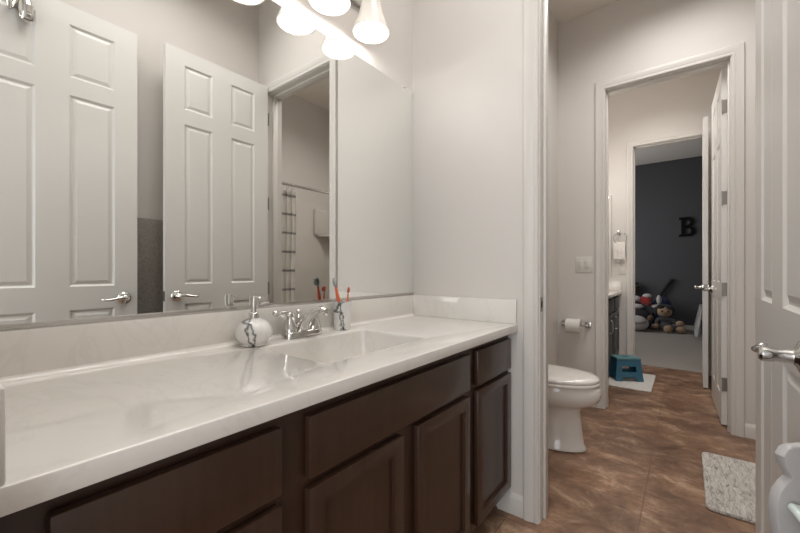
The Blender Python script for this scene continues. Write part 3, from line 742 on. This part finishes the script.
MB().box(0.0, 0.559, Y2 + T + 0.002, Y3 - 0.001, 0.795, ZT, 0.006, 3).make('worktop_slab', M['marble_top'], T2)
MB().box(0.0, 0.552, Y3 - 0.0185, Y3 - 0.0005, ZT, 0.931, 0.003).make('side_splash', M['marble_top'], T2)
MB().box(0.0, 0.019, Y2 + T + 0.002, Y3 - 0.019, ZT, 0.931, 0.003).make('backsplash', M['marble_top'], T2)
TR = thing('towel_ring', 'nickel towel ring on the bright wall beside the bedroom doorway', 'towel ring', (0.528, Y3, 1.47))
b = MB().lathe([(0.024, 0.0005), (0.024, 0.007), (0.010, 0.011), (0.009, 0.040), (0.013, 0.044), (0.012, 0.05)], (0, 0, 0.02), (0, -1, 0), 20); b.make('post', M['nickel'], TR)
MB().tube([(0.015 + 0.066 * math.sin(2 * math.pi * i / 24), -0.040, -0.046 + 0.066 * math.cos(2 * math.pi * i / 24)) for i in range(24)], 0.0045, seg=8, smooth=0, closed=True, up=(0, 1, 0)).make('ring', M['nickel'], TR)
b = MB(); rings = []
for i in range(15):
    u = i / 14; x = -0.055 + 0.115 * u; wv_ = 0.006 * math.sin(u * 9)
    cs = []
    for (dy, dz) in ((0.012, -0.22), (0.010, -0.12), (0.008, -0.02), (0.0, -0.006), (-0.008, -0.02), (-0.011, -0.12), (-0.013, -0.19), (-0.021, -0.19), (-0.019, -0.12), (-0.015, -0.015), (0.0, 0.004), (0.015, -0.015), (0.018, -0.12), (0.020, -0.22)):
        cs.append((0.535 + x, Y3 - 0.040 + dy + wv_, 1.375 + dz + 0.012 * abs(u - 0.5)))
    rings.append(cs)
b.loops(rings)
tag(b.make('hand_towel', M['white_towel'], smooth=50), 'white hand towel draped through the towel ring', 'towel')
wallplate('outlet', 'white outlet plate below the towel ring', 'outlet', 0.556, Y3, 1.075, 0.075, 0.118, 'outlet')
PF = thing('wall_frame', 'narrow white framed mirror panel left of the towel ring', 'framed panel', (0.36, Y3, 1.0))
b = MB(); b.box(-0.10, 0.095, -0.022, -0.0005, 0.0, 0.93, 0.004); b.make('frame', M['trim'], PF)
MB().box(-0.075, 0.070, -0.0235, -0.0215, 0.025, 0.905).make('panel', M['mirror'], PF)

# blue step stool
ST = thing('step_stool', 'blue plastic step stool with teal top on the small mat', 'step stool', (0.672, 2.573, 0.0125), R(31))
hw, dp = 0.122, 0.085
b = MB(); b.box(-0.108, 0.108, -0.070, 0.075, 0.196, 0.218, 0.006)
b.make('step_top', M['teal'], ST)
MB().box(-0.024, 0.024, -0.012, 0.012, 0.2172, 0.2195, 0.003).make('grip_slot', M['dark'], ST)  # dark slab on the step, the slot's shade put into its colour
for s in (-1, 1):
    # end panel: trapezoid with rectangular opening and arched foot
    yb, yt = s * dp, s * 0.066
    b = MB(); bm = b.bm
    o = [(-0.124, 0), (-0.072, 0), (-0.060, 0.038), (0.060, 0.038), (0.072, 0), (0.124, 0), (0.106, 0.198), (-0.106, 0.198)]
    hole = [(-0.066, 0.085), (0.066, 0.085), (0.060, 0.138), (-0.060, 0.138)]
    def P(p, off): 
        t = p[1] / 0.198
        return (p[0], yb + (yt - yb) * t - s * off, p[1])
    lay = []
    for off in (0.0, 0.014):
        ro = [bm.verts.new(P(p, off)) for p in o]; rh = [bm.verts.new(P(p, off)) for p in hole]
        ee = [bm.edges.new((r[i], r[(i + 1) % len(r)])) for r in (ro, rh) for i in range(len(r))]
        bmesh.ops.triangle_fill(bm, use_beauty=True, edges=ee); lay.append((ro, rh))
    for q in (0, 1):
        a, c = lay[0][q], lay[1][q]
        for i in range(len(a)): bm.faces.new((a[i], a[(i + 1) % len(a)], c[(i + 1) % len(a)], c[i]))
    b.make('end_panel', M['blue'], ST, smooth=0)
for s in (-1, 1):
    b = MB(); b.prism([(-0.080, 0), (-0.055, 0), (-0.045, 0.03), (0.045, 0.03), (0.055, 0), (0.080, 0), (0.062, 0.196), (-0.062, 0.196)], (s * 0.118, 0, 0), (0, 1, 0), (-s * 0.085, 0, 1), (-s, 0, 0), 0.012)
    b.make('side_panel', M['blue'], ST, smooth=0)

# ------------------------------------------------------------------ bedroom
# letter B, slab serif, 0.34 m high
cu = bpy.data.curves.new('letter', 'CURVE'); cu.dimensions = '2D'; cu.fill_mode = 'BOTH'; cu.extrude = 0.012; cu.bevel_depth = 0.002
def arc(cx, cy, rx, ry, a0, a1, n=12): return [(cx + rx * math.cos(R(a0 + (a1 - a0) * i / n)), cy + ry * math.sin(R(a0 + (a1 - a0) * i / n))) for i in range(n + 1)]
outer = [(0, 0), (0.145, 0)] + arc(0.135, 0.092, 0.094, 0.092, -90, 68) + arc(0.125, 0.258, 0.086, 0.082, -50, 90) + [(0.0, 0.34), (0, 0.305), (0.032, 0.300), (0.032, 0.040), (0, 0.035)]
h1 = [(0.088, 0.045), (0.125, 0.045)] + arc(0.125, 0.096, 0.046, 0.051, -80, 80) + [(0.125, 0.150), (0.088, 0.150)]
h2 = [(0.088, 0.200), (0.118, 0.200)] + arc(0.120, 0.250, 0.038, 0.047, -80, 80) + [(0.118, 0.298), (0.088, 0.298)]
for pl in (outer, h1, h2):
    s = cu.splines.new('POLY'); s.points.add(len(pl) - 1); s.use_cyclic_u = True
    for k, p in enumerate(pl): s.points[k].co = (p[0], p[1], 0, 1)
co = bpy.data.objects.new('letter', cu); COL.objects.link(co)
me = bpy.data.meshes.new_from_object(co.evaluated_get(bpy.context.evaluated_depsgraph_get())); bpy.data.objects.remove(co)
me.materials.clear(); me.materials.append(M['letter'])
lo = bpy.data.objects.new('wall_letter', me); COL.objects.link(lo)
lo.location = (1.035, YB - 0.0145, 1.665); lo.rotation_euler = (R(90), 0, 0)
tag(lo, 'black slab-serif letter B on the charcoal bedroom wall', 'letter')

CZ = 0.0065
def skinned(name, m, parent, verts, edges, radii, root=0, sub=1):
    me = bpy.data.meshes.new(name); me.from_pydata(verts, edges, [])
    o = bpy.data.objects.new(name, me); COL.objects.link(o)
    o.modifiers.new('s', 'SKIN'); sd = o.modifiers.new('d', 'SUBSURF'); sd.levels = sub; sd.render_levels = sub
    for i, r in enumerate(radii):
        me.skin_vertices[0].data[i].radius = (r, r)
    me.skin_vertices[0].data[root].use_root = True
    bpy.context.view_layer.update()
    m2 = bpy.data.meshes.new_from_object(o.evaluated_get(bpy.context.evaluated_depsgraph_get()))
    bpy.data.objects.remove(o); m2.materials.append(m); m2.name = name
    for p in m2.polygons: p.use_smooth = True
    o2 = bpy.data.objects.new(name, m2); COL.objects.link(o2); o2.parent = parent
    return o2
# big seated plush with beige face
PL = thing('plush_doll', 'seated plush doll with beige face, dark hair and dark outfit on the carpet', 'plush toy', (0.835, 6.33, CZ), R(8)); PL.scale = (0.78, 0.78, 0.78)
skinned('body', M['plush_grey'], PL,
        [(0, 0, 0.13), (0, 0.02, 0.26), (0, 0.02, 0.33), (-0.12, -0.03, 0.25), (-0.16, -0.12, 0.15), (0.13, -0.03, 0.25), (0.22, -0.10, 0.20), (-0.05, -0.12, 0.10), (0.02, -0.24, 0.085), (0.11, -0.10, 0.10), (0.22, -0.19, 0.085)],
        [(0, 1), (1, 2), (1, 3), (3, 4), (1, 5), (5, 6), (0, 7), (7, 8), (0, 9), (9, 10)],
        [0.125, 0.10, 0.06, 0.05, 0.045, 0.05, 0.045, 0.08, 0.07, 0.08, 0.07])
b = MB().ball((0, -0.01, 0.44), (0.150, 0.125, 0.125), 28)
hd = b.make('head', M['plush_beige'], PL)
b = MB(); b.ball((0, 0.035, 0.475), (0.160, 0.125, 0.125), 28); b.ball((-0.075, -0.06, 0.545), (0.075, 0.06, 0.05), 16); b.ball((0.085, -0.075, 0.53), (0.075, 0.05, 0.055), 16); b.ball((0.145, 0.0, 0.44), (0.055, 0.06, 0.09), 16); b.ball((-0.15, 0.0, 0.45), (0.05, 0.06, 0.09), 16)
b.make('hair', M['plush_black'], PL)
for s in (-1, 1): MB().ball((s * 0.055, -0.125, 0.45), (0.018, 0.014, 0.026), 14).make('eye', M['plush_black'], hd)
MB().ball((0, -0.137, 0.415), (0.02, 0.016, 0.014), 12).make('nose', M['plush_brown'], hd)
MB().ball((0.26, -0.14, 0.20), (0.075, 0.065, 0.06), 18).make('hand', M['plush_beige'], PL)
MB().ball((-0.17, -0.15, 0.12), (0.06, 0.06, 0.055), 18).make('hand', M['plush_beige'], PL)
MB().ball((0.035, -0.31, 0.088), (0.085, 0.06, 0.085), 18).make('foot', M['plush_beige'], PL)
MB().ball((0.265, -0.25, 0.075), (0.095, 0.06, 0.072), 18).make('foot', M['plush_beige'], PL)
# baseball-like plush ball
BA = thing('plush_ball', 'pale round plush ball with dark stitches on the carpet', 'plush ball', (0.44, 6.06, CZ))
MB().ball((0, 0, 0.135), (0.19, 0.15, 0.135), 28).make('ball', M['plush_white'], BA)
for k in range(9):
    a = -0.75 + 1.5 * k / 8
    x, z = 0.19 * math.sin(a) * 0.95 + 0.02, 0.20 - 0.05 * math.cos(a * 1.3) + 0.0
    y = -0.15 * math.sqrt(max(0, 1 - (x / 0.19) ** 2 - ((z - 0.135) / 0.135) ** 2))
    if abs(y) < 0.02: continue
    MB().tube([(x - 0.012, y - 0.001, z + 0.018), (x, y - 0.004, z), (x + 0.008, y - 0.001, z - 0.018)], 0.006, seg=8, smooth=2).make('stitch', M['plush_black'], BA)
# dark plush under the red one
PB = thing('plush_animal', 'black plush animal sitting behind the pale ball', 'plush toy', (0.455, 6.43, CZ))
b = MB(); b.ball((0, 0, 0.19), (0.20, 0.15, 0.19), 24); b.make('body', M['plush_black'], PB)
for s in (-1, 1): MB().ball((s * 0.13, -0.11, 0.10), (0.07, 0.09, 0.08), 16).make('paw', M['plush_black'], PB)
MB().ball((0.17, -0.06, 0.20), (0.06, 0.07, 0.06), 16).make('arm', M['plush_brown'], PB)
# red and white plush lying on top
PR = thing('plush_toy', 'red and white plush toy lying on top of the black plush', 'plush toy', (0.53, 6.42, CZ + 0.385))
skinned('body', M['plush_red'], PR, [(0.02, 0, 0.10), (0.12, -0.02, 0.10), (-0.06, 0, 0.17)], [(0, 1), (0, 2)], [0.095, 0.085, 0.07])
for p, r in (((0.055, -0.03, 0.215), (0.075, 0.06, 0.04)), ((0.225, -0.03, 0.15), (0.04, 0.05, 0.085)), ((0.20, -0.05, 0.035), (0.085, 0.05, 0.04)), ((-0.11, -0.05, 0.16), (0.075, 0.06, 0.05)), ((-0.10, -0.04, 0.02), (0.11, 0.07, 0.045))):
    MB().ball(p, r, 18).make('white_patch', M['plush_white'], PR)
MB().ball((0.12, -0.105, 0.10), (0.03, 0.02, 0.03), 14).make('dark_patch', M['plush_black'], PR)
# brown plush behind, on top of the pile
PW = thing('plush_bear', 'brown plush with dark cap topping the pile of toys', 'plush toy', (0.30, 6.635, CZ))
skinned('body', M['plush_black'], PW, [(0, 0, 0.16), (0, 0, 0.42), (0, 0, 0.55), (0.10, -0.02, 0.46)], [(0, 1), (1, 2), (1, 3)], [0.098, 0.09, 0.07, 0.05])
MB().ball((0, -0.01, 0.72), (0.13, 0.10, 0.11), 22).make('head', M['plush_brown'], PW)
b = MB(); b.ball((0.02, 0.0, 0.785), (0.13, 0.10, 0.065), 20); b.ball((0.10, -0.08, 0.77), (0.08, 0.07, 0.018), 16); b.make('cap', M['plush_black'], PW)
# navy cushion behind the doll
b = MB().ball((0.79, 6.56, CZ + 0.40), (0.15, 0.075, 0.18), 22); b.ball((0.79, 6.56, CZ + 0.15), (0.16, 0.075, 0.147), 22)
tag(b.make('plush_cushion', M['plush_blue']), 'navy blue plush behind the beige-faced doll', 'plush toy')
# dark toy sword / bat leaning up to the right
b = MB().tube([(0.60, 6.665, CZ + 0.02), (0.74, 6.69, CZ + 0.55), (0.93, 6.71, CZ + 0.90)], [0.02, 0.026, 0.034], smooth=4)
tag(b.make('toy_bat', M['plush_black'], smooth=50), 'dark toy bat leaning slantwise against the charcoal wall', 'toy')
# bed corner with white quilt
BD = thing('bed', 'bed with crumpled white quilt showing past the bedroom door', 'bed', (1.265, 5.35, CZ))
b = MB(); b.box(0.06, 0.98, 0.05, 1.35, 0.06, 0.30, 0.02); b.make('bed_base', M['plush_grey'], BD)
b = MB(); b.box(0.04, 1.0, 0.03, 1.36, 0.30, 0.46, 0.05, 4); b.make('mattress', M['plush_white'], BD)
b = MB(); bm = b.bm; nu, nv = 48, 14; g = []
for i in range(nu + 1):
    u = i / nu; row = []
    for j in range(nv + 1):
        t = j / nv
        L_ = 0.55 + 0.45
        d = t * L_
        y = 0.0 + 1.30 * u
        if d < 0.50: x, z = 0.55 - d, 0.475 + 0.01 * math.sin(9 * u + 5 * t)
        else:
            q = (d - 0.50) / 0.50
            x = 0.05 - 0.05 * q - 0.035 * q * math.sin(u * 40) ; z = 0.475 - 0.40 * q + 0.03 * q * math.sin(u * 17)
        row.append(bm.verts.new((x, y, z)))
    g.append(row)
for i in range(nu):
    for j in range(nv): bm.faces.new((g[i][j], g[i + 1][j], g[i + 1][j + 1], g[i][j + 1]))
bmesh.ops.solidify(bm, geom=bm.faces[:], thickness=0.02)
tag(b.make('quilt', M['quilt'], None, (1.265, 5.35, CZ), smooth=60), 'crumpled white quilt hanging off the bed side', 'quilt')
